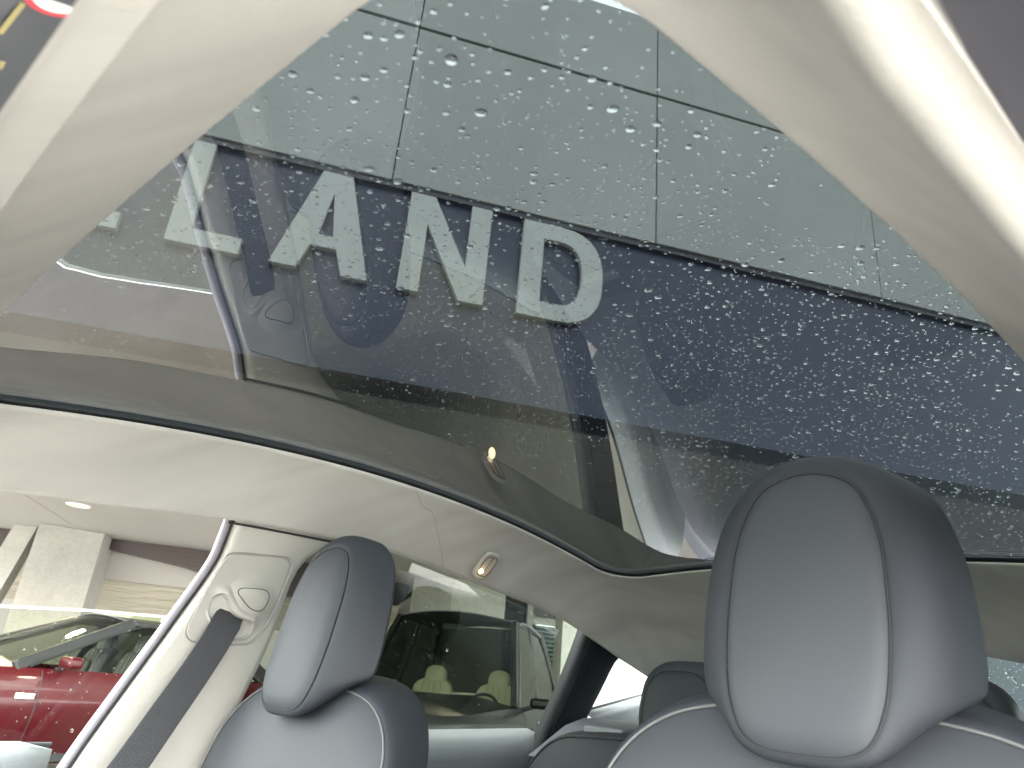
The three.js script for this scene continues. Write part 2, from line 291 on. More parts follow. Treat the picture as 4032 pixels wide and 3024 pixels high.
{ // bright exterior wall
  const o = fthing('wall', 'bright white exterior wall with small dark stains seen through the rear quarter window', 'wall', 6, 12);
  fbox(o, 'wall_panel', 4.17, 0, 12, 6.85, 5.2, 12.4, M.whiteWall);
  const dw = fthing('wall', 'dark grey wall wing added to darken the view through the wet rear window', 'wall', 12, 11.9); fbox(dw, 'wall_panel', 6.86, 0, 11.9, 20, 5.0, 12.3, M.charcoal);  // wing added for a dark view behind the rear window
  const bl = []; for (let i = 0; i < 14; i++) { const c = new THREE.CylinderGeometry(0.02 + 0.03 * rnd(), 0.03, 0.006, 10); c.rotateX(Math.PI / 2); c.scale(1, 1 + rnd(), 1); c.translate(4.75 + rnd() * 0.8 - 6, 0.75 + rnd() * 0.9, 0.004); bl.push(c); }
  part(o, 'stain', bl, M.greyWall, true);
}
// downlights: one in view, the others out of view, lighting the canopy
for (const [s, n, lab] of [[-2.8, 9.6, 'round glowing downlight in the canopy ceiling above the red car'], [-0.2, 9.6, 'unseen round downlight lighting the canopy between the two white pillars'], [2.3, 9.6, 'unseen round downlight lighting the canopy before the angular pillar'], [-5.4, 9.6, 'unseen round downlight lighting the far end of the canopy'], [-2.8, 6.4, 'unseen round downlight lighting the canopy, front row left'], [0.6, 6.0, 'unseen round downlight lighting the canopy above the black car']]) {
  const o = thing('ceiling_light', lab, 'ceiling light', Fa(s, SOF, n), 0, 'downlights in the canopy ceiling');
  const ring = new THREE.TorusGeometry(0.125, 0.012, 8, 40); ring.rotateX(Math.PI / 2); part(o, 'rim', ring, M.white, true);
  const d = new THREE.CylinderGeometry(0.115, 0.115, 0.012, 40); part(o, 'lamp_disc', d, M.glow, true);
  const L = new THREE.SpotLight(0xffeccb, 8, 0, 1.35, 0.5); L.position.set(0, -0.03, 0); L.target.position.set(0, -2, 0); L.castShadow = true; L.shadow.radius = 5; L.name = 'ceiling_lamp'; o.add(L, L.target);
}

// outlines are half profiles (x >= 0) from bottom centre to top centre
function outlineLoop(half, n = 96) { const pts = [...half.map(([x, y]) => V(x, y, 0)), ...half.slice(1, -1).reverse().map(([x, y]) => V(-x, y, 0))]; const c = new THREE.CatmullRomCurve3(pts, true, 'centripetal'); return c.getSpacedPoints(n).slice(0, n); }
function shell(half, zf, halfB, zb, { dome = 0.012, bulge = 0.012, n = 110, lead = 0, round = 0.006 } = {}) {
  const fo = outlineLoop(half, n), bo = outlineLoop(halfB, n);
  const cf = V(0, (half[0][1] + half.at(-1)[1]) / 2, 0), cb = V(0, (halfB[0][1] + halfB.at(-1)[1]) / 2, 0);
  const front = [1.0, 0.99, 0.965, 0.92, 0.84, 0.7, 0.5, 0.3, 0.12, 0.005].map((k) => fo.map((p) => { const x = p.x * k, y = lerp(cf.y, p.y, k); const e = Math.max(0, (k - 0.84) / 0.16); return V(x, y, zf(y) + dome * (1 - k * k) - round * e * e * 1.4); }));
  const rows = []; const T = [0, 0.02, 0.06, 0.14, 0.26, 0.42, 0.58, 0.74, 0.88, 0.96, 1];
  for (const t of T) rows.push(fo.map((p, i) => { const q = bo[i]; const a = V(p.x, p.y, zf(p.y) - round * 1.4), b = V(q.x, q.y, zb(q.y)); const m = a.lerp(b, t); const ox = p.x, oy = p.y - cf.y, ol = Math.hypot(ox, oy) || 1; const bl = bulge * Math.sin(Math.PI * Math.pow(t, 0.6)) + 0.003 * Math.min(1, t / 0.06) * (1 - t); m.x += ox / ol * bl; m.y += oy / ol * bl; if (t < 0.06) m.z += round * (t / 0.06) * 0.9; return m; }));
  for (const k of [0.97, 0.85, 0.5, 0.02]) rows.push(bo.map((p) => V(p.x * k, lerp(cb.y, p.y, k), zb(lerp(cb.y, p.y, k)) - 0.02 * (1 - k) - 0.004)));
  return { front: grid(front, true, (p) => [p.x, p.y]), side: grid(rows, true, (p) => [p.x + p.z, p.y]), edge: fo.map((p) => V(p.x, p.y, zf(p.y) - round * 1.1)) };
}
const hrHalf = [[0, 1.088], [0.034, 1.09], [0.053, 1.1], [0.066, 1.128], [0.0715, 1.17], [0.0715, 1.22], [0.065, 1.28], [0.043, 1.325], [0, 1.34]];
const hrBack = [[0, 1.13], [0.1, 1.137], [0.122, 1.143], [0.127, 1.16], [0.126, 1.21], [0.118, 1.27], [0.098, 1.32], [0.055, 1.352], [0, 1.362]];
const brHalf = [[0, 0.55], [0.17, 0.56], [0.215, 0.62], [0.225, 0.75], [0.228, 0.9], [0.226, 1.0], [0.218, 1.045], [0.195, 1.08], [0.155, 1.107], [0.1, 1.121], [0, 1.126]];
const brBack = [[0, 0.55], [0.15, 0.56], [0.2, 0.62], [0.215, 0.75], [0.216, 0.9], [0.21, 1.0], [0.198, 1.06], [0.17, 1.105], [0.13, 1.13], [0.08, 1.143], [0, 1.148]];
// ───────────── parked cars ─────────────
function makeCar(name, label, pos, turn, o) {
  const t = thing(name, label, 'car', pos, turn);
  const { H, belt, paint, roofMat, seatMat, W = 0.93 } = o;
  const hz = (o.baseZ ?? 0.72) - 0.1, L = 2.45, sideX = slut([[0, 0.8], [0.2, 0.9], [0.45, 0.985], [0.6, 1], [0.75, 0.985], [0.9, 0.97], [1, 0.93]]);
  const endW = (z) => 1 - 0.22 * Math.pow(Math.max(0, Math.abs(z) - 1.6) / 0.85, 2.2);
  const top = (z) => belt + 0.0 * z;
  const zs = Array.from({ length: 41 }, (_, i) => lerp(-L, L, i / 40));
  const bodyG = [];
  for (const sg of [-1, 1]) {
    bodyG.push(grid(zs.map((z) => Array.from({ length: 15 }, (_, j) => { const f = j / 14, ht = z > 0.6 ? belt - 0.05 * smooth(z, 0.6, 2.45) : belt; const cr = Math.exp(-Math.pow((f - 0.66) / 0.05, 2)) * 0.012; return V(sg * (W * sideX(f) * endW(z) + cr), lerp(0.2, ht, f), z); }))));
  }
  const hoodRows = []; for (let i = 0; i <= 16; i++) { const z = lerp(hz, L, i / 16); const y = belt - 0.05 * smooth(z, 0.6, 2.45); hoodRows.push(Array.from({ length: 17 }, (_, j) => { const u = j / 8 - 1; return V(u * W * 0.93 * endW(z), y + (0.075 - 0.05 * smooth(z, 1.4, 2.45)) * (1 - Math.pow(Math.abs(u), 3)) + 0.012 * Math.exp(-Math.pow((Math.abs(u) - 0.6) / 0.12, 2)) - (z > 2.3 ? (z - 2.3) * 0.8 : 0), z + 0.14 * (1 - u * u)); })); }
  bodyG.push(grid(hoodRows));
  const tr = []; for (let i = 0; i <= 8; i++) { const z = lerp(-1.75, -L, i / 8); tr.push(Array.from({ length: 13 }, (_, j) => { const u = j / 6 - 1; return V(u * W * 0.93 * endW(z), belt + 0.06 * (1 - Math.pow(Math.abs(u), 3)), z); })); }
  bodyG.push(grid(tr));
  for (const e of [-1, 1]) bodyG.push(grid([0.2, 0.4, 0.6, 0.8, 0.97].map((f) => Array.from({ length: 13 }, (_, j) => { const u = j / 6 - 1; return V(u * W * sideX(f) * endW(L) * 0.999, lerp(0.2, belt - (e > 0 ? 0.05 : 0), f), e * (L + 0.14 * (1 - u * u) * (1 - Math.abs(f - 0.5)))); }))));
  part(t, 'body', bodyG, paint, true);
  part(t, 'floor', box(-0.8, 0.22, -2.2, 0.8, 0.28, 2.2), M.black, true);
  // greenhouse
  const bz = o.baseZ ?? 0.72, SG = o.sideGlass ?? o.glass ?? M.carGlass, GL = o.glass ?? M.carGlass, tz = o.topZ ?? -0.22, xl = W * 0.91, xu = o.xu ?? 0.6, yt = H - 0.05;
  const A0 = (s) => V(s * xl, belt, bz), A1 = (s) => V(s * xu, yt, tz), B0 = (s) => V(s * xl, belt, -0.55), B1 = (s) => V(s * (xu + 0.01), yt + 0.01, -0.62), C0 = (s) => V(s * xl * 0.97, belt + 0.04, -1.75), C1 = (s) => V(s * xu * 0.97, yt - 0.03, -1.3);
  const rf = []; for (let i = 0; i <= 12; i++) { const z = lerp(tz, -1.32, i / 12); rf.push(Array.from({ length: 15 }, (_, j) => { const u = j / 7 - 1; return V(u * xu, yt - 0.03 * smooth(-z, 0.8, 1.32) + 0.07 * (1 - Math.pow(Math.abs(u), 2)), z + 0.1 * (1 - u * u) * (1 - i / 12) - 0.05 * (1 - u * u) * (i / 12)); })); }
  part(t, 'roof', grid(rf), roofMat, true);
  const pm = o.pillarMat ?? paint;
  const beam = (p, q, w, d, nm, mat = pm) => { const dir = q.clone().sub(p), len = dir.length(); const g = new RoundedBoxGeometry(w, len, d, 2, Math.min(w, d) * 0.35); g.translate(0, len / 2, 0); g.applyQuaternion(new THREE.Quaternion().setFromUnitVectors(V(0, 1, 0), dir.normalize())); g.translate(p.x, p.y, p.z); return part(t, nm, g, mat, true); };
  for (const s of [-1, 1]) {
    beam(A0(s), A1(s), 0.06, 0.1, 'windscreen_pillar'); beam(A1(s), C1(s), 0.06, 0.05, 'roof_rail'); beam(B0(s), B1(s), 0.03, 0.1, 'door_pillar', M.black); beam(C0(s), C1(s), 0.07, 0.16, 'rear_pillar');
    const side = (a, b, c, d, e) => grid([0, 0.33, 0.66, 1].map((f) => [0, 0.5, 1].map((k) => { const lo = a.clone().lerp(b, k), hi = c.clone().lerp(d, k); return lo.lerp(hi, f).add(V(s * 0.02 * Math.sin(Math.PI * f), 0, 0)); })));
    const win = part(t, 'side_window', side(A0(s).add(V(0, 0, -0.05)), B0(s), A1(s).add(V(0, 0, -0.06)), B1(s)), SG, true);
    part(t, 'side_window', side(B0(s), C0(s), B1(s), C1(s)), o.rearGlass ?? GL, true);
    part(t, 'window_trim', tube([A0(s).add(V(s * 0.02, 0.01, -0.12)), A0(s).lerp(A1(s), 0.5).add(V(s * 0.035, 0.0, -0.08)), A1(s).add(V(s * 0.03, -0.02, -0.1)), B1(s).add(V(s * 0.035, -0.01, 0)), C1(s).add(V(s * 0.03, -0.02, 0.06))], 0.008, 40), o.trim ?? M.rim, true);
    // mirror
    const mr = new RoundedBoxGeometry(0.22, 0.1, 0.13, 3, 0.04); mr.translate(s * (xl + 0.18), belt + 0.06, bz - 0.36); const mm = part(t, 'mirror', mr, o.mirrorMat ?? paint, true); part(mm, 'mirror_foot', tube([V(s * xl, belt - 0.01, bz - 0.34), V(s * (xl + 0.12), belt + 0.03, bz - 0.34)], 0.02, 8), M.black, true);
    // door seams
    for (const z of [bz - 0.22, -0.6]) part(t, 'door_gap', tube([0.25, 0.45, 0.6, 0.66, 0.75, 0.9, 0.98].map((f) => V(s * (W * sideX(f) + Math.exp(-Math.pow((f - 0.66) / 0.05, 2)) * 0.012 - 0.001), lerp(0.2, belt, f), z)), 0.005, 30), M.black, true);
    const hd = new RoundedBoxGeometry(0.03, 0.035, 0.2, 2, 0.012); hd.translate(s * (W * 0.99), lerp(0.2, belt, 0.82), -0.4); part(t, 'door_handle', hd, o.handle ?? M.chrome, true);
    if (o.badge) { const bd = new RoundedBoxGeometry(0.02, 0.05, 0.15, 2, 0.009); bd.translate(s * (W * sideX(0.68) + 0.008), lerp(0.2, belt, 0.71), 0.6); part(t, 'fender_badge', bd, M.chrome, true); }
    for (const z of [1.45, -1.45]) { const ty = new THREE.TorusGeometry(0.27, 0.085, 12, 32); ty.rotateY(Math.PI / 2); ty.translate(s * (W - 0.1), 0.352, z); const w = part(t, 'wheel', ty, M.tyre, true); const rm = new THREE.CylinderGeometry(0.21, 0.21, 0.12, 24); rm.rotateZ(Math.PI / 2); rm.translate(s * (W - 0.1), 0.352, z); part(w, 'rim', rm, M.rim, true); }
    // seats
    const x = s * 0.38, st = part(t, 'seat', box(x - 0.25, 0.35, -0.5, x + 0.25, 0.55, 0.05, 0.07), seatMat, true);
    const dy = belt - 0.93, mvS = (g) => { g.translate(x, dy, 0); return g; };
    const bs = shell(brHalf, (y) => -0.52 + (1.12 - y) * 0.3, brBack, (y) => -0.66 + (1.12 - y) * 0.25, { dome: 0.025, bulge: 0.012, n: 56 });
    part(st, 'backrest', [mvS(bs.side), mvS(bs.front)], seatMat, true);
    const hs = shell(hrHalf.map(([a, b]) => [a * 1.5, 1.1 + (b - 1.088) * 0.66]), (y) => -0.53 - (y - 1.09) * 0.2, hrBack.map(([a, b]) => [a * 0.98, 1.1 + (b - 1.1) * 0.66]), (y) => -0.62 - (y - 1.1) * 0.15, { dome: 0.016, n: 56 });
    part(st, 'headrest', [mvS(hs.side), mvS(hs.front)], seatMat, true);
    for (const q of [-0.11, -0.035, 0.035, 0.11]) part(st, 'seam', tube([0.75, 0.9, 1.03, 1.1].map((y) => V(x + q * (1.15 - 0.2 * smooth(y, 0.9, 1.1)), y + dy, -0.52 + (1.12 - y) * 0.3 + 0.021 - 0.09 * q * q / 0.05 * 0.1)), 0.004, 16, false, 5), M.greyWall, true);
  }
  const ws = grid(Array.from({ length: 9 }, (_, i) => Array.from({ length: 17 }, (_, j) => { const f = i / 8, u = j / 8 - 1; return V(u * lerp(xl, xu, f) * 0.99, lerp(belt + 0.055 * (1 - u * u), yt + 0.062 * (1 - u * u), f), lerp(bz, tz, f) + lerp(0.14, 0.1, f) * (1 - u * u)); })));
  part(t, 'windscreen', ws, GL, true);
  const rw = grid(Array.from({ length: 5 }, (_, i) => Array.from({ length: 9 }, (_, j) => { const f = i / 4, u = j / 4 - 1; return V(u * lerp(xl, xu, f) * 0.95, lerp(belt + 0.05, yt - 0.0, f) + 0.03 * (1 - u * u), lerp(-1.8, -1.32, f) - 0.1 * (1 - u * u)); })));
  part(t, 'rear_window', rw, o.rearGlass ?? GL, true);
  part(t, 'rear_bench', box(-0.6, 0.4, -1.5, 0.6, belt + 0.05, -1.25, 0.08), M.charcoal, true);
  // windscreen top trim
  part(t, 'windscreen_trim', tube(Array.from({ length: 9 }, (_, j) => { const u = j / 4 - 1; return V(u * xu, yt + 0.066 * (1 - u * u) + 0.004, tz + 0.005 + 0.1 * (1 - u * u)); }), 0.007, 40), M.charcoal, true);
  // dash, steering wheel on its left, inner mirror
  part(t, 'dashboard', grid(Array.from({ length: 5 }, (_, i) => Array.from({ length: 13 }, (_, j) => { const u = j / 6 - 1; return V(u * xl * 0.95, belt - 0.05 - 0.05 * (i / 4) ** 2 + 0.03 * (1 - u * u), lerp(bz - 0.02, bz - 0.6, i / 4) + 0.12 * (1 - u * u)); }))), M.charcoal, true);
  const sw = new THREE.TorusGeometry(0.18, 0.016, 10, 40); sw.rotateX(-0.5); sw.translate(0.38, belt - 0.06, 0.02); const swm = part(t, 'steering_wheel', sw, M.black, true);
  { const hub = new THREE.CylinderGeometry(0.06, 0.06, 0.05, 20); hub.rotateX(Math.PI / 2 - 0.5); hub.translate(0.38, belt - 0.07, 0.03); part(swm, 'hub', hub, M.black, true); }
  const im = new RoundedBoxGeometry(0.24, 0.07, 0.03, 2, 0.014); im.translate(0, yt - 0.09, tz + 0.08); part(t, 'inner_mirror', im, M.black, true);
  shade(t); return t;
}
const CT = 6.5 * Math.PI / 180;
function carAt(lx, lz, wx, wz) { const c = Math.cos(CT), s = Math.sin(CT); return [wx - (lx * c + lz * s), 0, wz - (-lx * s + lz * c)]; }
makeCar('parked_car', 'tall glossy black car with cream seats parked in front of the angular white pillar', [-5.42, 0, -5.72], 27.2 * Math.PI / 180, { H: 1.8, belt: 0.925, baseZ: 0.45, paint: M.blackPaint, roofMat: M.blackPaint, seatMat: M.cream, topZ: 0.0, xu: 0.66, rearGlass: M.darkGlass, glass: M.dimGlass, sideGlass: M.darkGlass });
makeCar('parked_car', 'deep red car with a dark roof seen through the front passenger window', carAt(0.93, 0.62, -6.57, -2.1), CT, { H: 1.42, belt: 0.93, paint: M.redPaint, roofMat: M.black, seatMat: M.charcoal, badge: true, trim: M.black, handle: M.redPaint, glass: M.dimGlass, pillarMat: M.black, topZ: -0.3, sideGlass: M.dimGlass, rearGlass: M.darkGlass });

// ───────────── the car we sit in ─────────────
const car = thing('car_cabin', 'beige lined cabin of the car around the camera, with tinted panoramic glass roof', 'car', [-0.035, 0, -0.9]);
const XC = -0.035;
const Eedge = (z) => 1.483 - 0.131 * (z + 0.93) ** 2;
const Yin = (x, z) => Eedge(z) + 0.026 * (1 - ((x - XC) / 0.515) ** 2);
const Dz = slut([[0.12, 1.25], [0, 1.28], [-0.1, 1.3], [-0.26, 1.322], [-0.41, 1.336], [-0.58, 1.354], [-0.83, 1.364], [-0.99, 1.366], [-1.28, 1.338], [-1.58, 1.3], [-1.86, 1.224], [-2.02, 1.182], [-2.2, 1.13]]);
const Yout = (x, z) => { const xr = clamp((x - XC) / (0.62 + 0.085 * clamp(-z - 0.2, 0, 0.9) * (x > 0.1 ? 1 : 0)), -1, 1), f = smooth(z, -1.2, -0.6); return Dz(z) + lerp(0.14, 0.05, f) * (1 - xr * xr); };
const WT = (x) => 1.44 - 0.07 * ((x - XC) / 0.6) ** 2;
// rounded rectangle as a loop of n points; same count per side for both loops
function loop(x0, x1, zf, zr, r, ns = 24, nl = 60, nc = 14) {
  const p = []; const side = (ax, az, bx, bz, n) => { for (let i = 0; i < n; i++) p.push([lerp(ax, bx, i / n), lerp(az, bz, i / n)]); };
  const arc = (cx, cz, a0, a1, rr) => { for (let i = 0; i < nc; i++) { const a = lerp(a0, a1, i / nc); p.push([cx + rr * Math.cos(a), cz + rr * Math.sin(a)]); } };
  const h = Math.PI / 2;
  side(x0, zf - r, x0, zr + r, nl); arc(x0 + r, zr + r, Math.PI, Math.PI + h, r);
  side(x0 + r, zr, x1 - r, zr, ns); arc(x1 - r, zr + r, Math.PI + h, 2 * Math.PI, r);
  side(x1, zr + r, x1, zf - r, nl); arc(x1 - r, zf - r, 0, h, r);
  side(x1 - r, zf, x0 + r, zf, ns); arc(x0 + r, zf - r, h, Math.PI, r);
  return p;
}
const widen = (x, z) => x + 0.085 * clamp(-z - 0.2, 0, 0.9) * smooth(x, 0.15, 0.47);      // the opening grows wider towards the rear on the driver's side
const inner = loop(-0.55, 0.48, -0.118, -1.69, 0.1).map(([x0, z]) => [widen(x0, z), z]).map(([x, z]) => V(x, Yin(x, z), z));
const outer = loop(-0.655, 0.585, -0.0195, -2.1, 0.05).map(([x0, z]) => [widen(x0, z), z]).map(([x, z]) => V(x, Yout(x, z), z));
{ // headliner ring
  const rows = [];
  const cen = V(XC, 1.2, -0.9);
  const NV = 16;
  const dirs = inner.map((p, i) => outer[i].clone().sub(p));
  rows.push(inner.map((p, i) => p.clone().add(V(0, 0.009, 0)).addScaledVector(dirs[i], 0.02)));
  rows.push(inner.map((p) => p.clone().add(V(0, 0.0045, 0))));
  rows.push(inner.map((p, i) => p.clone().add(V(0, 0.0015, 0)).addScaledVector(dirs[i].clone().normalize(), 0.0015)));
  for (let k = 0; k <= NV; k++) {
    const v = k / NV;
    rows.push(inner.map((p, i) => {
      const d = dirs[i], len = Math.hypot(d.x, d.z), v2 = 0.02 + 0.98 * v;
      const q = p.clone().addScaledVector(d, v2);
      const fr = smooth(outer[i].z, -0.09, -0.04) * (1 - smooth(Math.abs(outer[i].x - XC), 0.5, 0.6)); const b = clamp(0.012 + 0.05 * (len - 0.11), 0.012, 0.03) * (1 - fr);
      q.y += b * Math.sin(Math.PI * Math.min(1, v2 / 0.86)) * (v2 < 0.86 ? 1 : 0);
      // roll along the opening
      const r = clamp((v2 - 0.8) / 0.2, 0, 1); q.y -= 0.008 * Math.sin(Math.PI * r) * (1 - fr); 
      return q;
    }));
  }
  const outn = inner.map((p, i) => V(dirs[i].x, 0, dirs[i].z).normalize());
  const fz = (p) => smooth(p.z, -0.09, -0.03) * (1 - smooth(Math.abs(p.x - XC), 0.5, 0.6));
  for (const [a, b, fa, fb] of [[0.006, 0.002, -0.003, 0.003], [0.012, 0.01, -0.012, 0.006], [0.014, 0.03, -0.03, 0.012]]) rows.push(outer.map((p, i) => p.clone().addScaledVector(outn[i], lerp(a, fa, fz(p))).add(V(0, lerp(b, fb, fz(p)), 0))));
  part(car, 'headliner', grid(rows, true), M.liner);
  // dark glass gasket above the lip
  part(car, 'glass_gasket', grid([inner.map((p) => p.clone().add(V(0, 0.0135, 0))), inner.map((p, i) => p.clone().add(V(0, 0.009, 0)).addScaledVector(dirs[i], 0.03)), inner.map((p, i) => p.clone().add(V(0, 0.05, 0)).addScaledVector(dirs[i], 0.1))], true), M.black);
  // outer roof skin
  part(car, 'roof_skin', grid([inner.map((p, i) => p.clone().add(V(0, 0.045, 0)).addScaledVector(dirs[i], 0.12)), inner.map((p, i) => p.clone().lerp(outer[i], 0.55).add(V(0, 0.065, 0))), outer.map((p, i) => p.z > -0.06 ? V(p.x, WT(p.x) + 0.012, -0.062) : p.clone().addScaledVector(outn[i], 0.012).add(V(0, 0.045, 0))), outer.map((p, i) => p.z > -0.06 ? V(p.x, WT(p.x) + 0.004, -0.056) : p.clone().addScaledVector(outn[i], 0.03).add(V(0, 0.015, 0)))], true), M.charcoal);
  // trim joint across the passenger rail
  const ix = inner.findIndex((p) => p.z < -0.93 && p.x < -0.5);
  const at = (v) => rows[3 + Math.round(v * NV)];
  const js = []; for (let k = 0; k <= NV; k++) { const v = k / NV; const row = rows[3 + k]; js.push(row[ix + Math.round(1.6 * v)].clone()); }
  part(car, 'trim_joint', tube([rows[1][ix].clone(), ...js], 0.0007, 60, false, 6), M.plasticDark);
}
const Yg = (x, z) => Yin(x, z) + 0.0145 - 0.014 * Math.max(0, 1 - ((x - XC) / 0.515) ** 2) * Math.max(0, 1 - Math.abs((z + 0.9) / 0.79) ** 6);
{ // roof glass
  const rows = []; for (let i = 0; i <= 60; i++) { const z = lerp(-0.075, -1.75, i / 60); rows.push(Array.from({ length: 31 }, (_, j) => { const x = lerp(-0.6, 0.62, j / 30); return V(x, Yg(x, z), z); })); }
  part(car, 'glass_roof', grid(rows), M.roofGlass);
}
// side geometry
const sideX = (y) => lerp(-0.7, -0.785, clamp((1.345 - y) / 0.37, 0, 1.4));     // plane of the passenger glass
function sidePane(name, poly, mat, xoff = 0) { // poly: [z, y] list
  const sh = new THREE.Shape(poly.map(([z, y]) => new THREE.Vector2(z, y))); const g = new THREE.ShapeGeometry(sh); const p = g.attributes.position;
  for (let i = 0; i < p.count; i++) { const z = p.getX(i), y = p.getY(i); p.setXYZ(i, sideX(y) + xoff, y, z); }
  g.computeVertexNormals(); return part(car, name, g, mat);
}
const winTop = lut([[0.9, 1.02], [0.5, 1.12], [0.1, 1.15], [-0.316, 1.168], [-0.431, 1.178], [-0.62, 1.186]]);
{
  const top = [0.8, 0.5, 0.3, 0.1, -0.1, -0.3, -0.45, -0.63].map((z) => [z, winTop(z)]);
  sidePane('front_window', [[0.8, 0.9], ...top, [-0.63, 0.9]], M.clear);
  part(car, 'window_edge', grid([-0.0025, 0.0025].map((dx) => top.map(([z, y]) => V(sideX(y) + dx, y + 0.0006, z)))), std([0.75, 0.8, 0.76], 0.35));
  part(car, 'window_edge', grid([0, 0.004].map((dy) => top.map(([z, y]) => V(sideX(y) + 0.003, y - dy, z)))), std([0.75, 0.8, 0.76], 0.35));
  sidePane('rear_door_window', [[-0.72, 0.93], [-0.78, 1.4], [-1.3, 1.4], [-1.86, 1.32], [-1.72, 0.93]], M.rearDoorGlass);
  sidePane('quarter_window', [[-1.72, 0.99], [-1.83, 1.32], [-2.2, 1.2], [-2.2, 1.15], [-2.1, 1.12]], M.clear, 0.005);
}
// loft of a pillar trim along y; f(y) gives z front, z rear, inner x
function pillarTrim(name, ys, zf, zr, xi, mat, deep = 0.05, edge = 0.012) {
  const rows = ys.map((y) => { const a = zf(y), b = zr(y), x = xi(y);
    return [V(x - 0.024, y, a - 0.006), V(x - edge * 1.4, y, a), V(x - edge * 0.35, y, a - edge * 0.35), V(x, y, a - edge * 1.3), V(x + 0.002, y, lerp(a, b, 0.35)), V(x + 0.002, y, lerp(a, b, 0.65)), V(x, y, b + edge * 1.6), V(x - edge * 0.4, y, b + edge * 0.45), V(x - edge * 1.5, y, b), V(x - deep, y, b - 0.004)]; });
  return part(car, name, grid(rows), mat);
}
const ysB = []; for (let i = 0; i <= 40; i++) ysB.push(lerp(1.372, 0.35, i / 40));
const zfB = slut([[1.372, -0.635], [1.343, -0.632], [1.286, -0.625], [1.183, -0.583], [1.056, -0.528], [0.955, -0.485], [0.35, -0.26]]);
const zrB = slut([[1.372, -0.875], [1.35, -0.84], [1.32, -0.805], [1.28, -0.785], [1.22, -0.776], [1.15, -0.765], [1.05, -0.738], [0.95, -0.71], [0.35, -0.55]]);
const xB = slut([[1.372, -0.655], [1.34, -0.662], [1.29, -0.668], [1.15, -0.678], [1.0, -0.69], [0.35, -0.72]]);
pillarTrim('door_pillar', ysB, zfB, zrB, xB, M.pillar, 0.07);
part(car, 'door_seal', tube(ysB.slice(0, 30).map((y) => V(xB(y) - 0.018 - 0.25 * Math.max(0, y - 1.35), y, zfB(y) + 0.0095)), 0.0082, 80), M.seal);
part(car, 'trim_gap', tube(ysB.slice(0, 30).map((y) => V(xB(y) - 0.013, y, zfB(y) + 0.003)), 0.003, 80), M.seam);
part(car, 'trim_gap', tube([-0.615, -0.66, -0.72, -0.78, -0.84, -0.875].map((z, i) => V(-0.6535, Dz(z) - 0.005, z)), 0.0022, 40), M.seam);
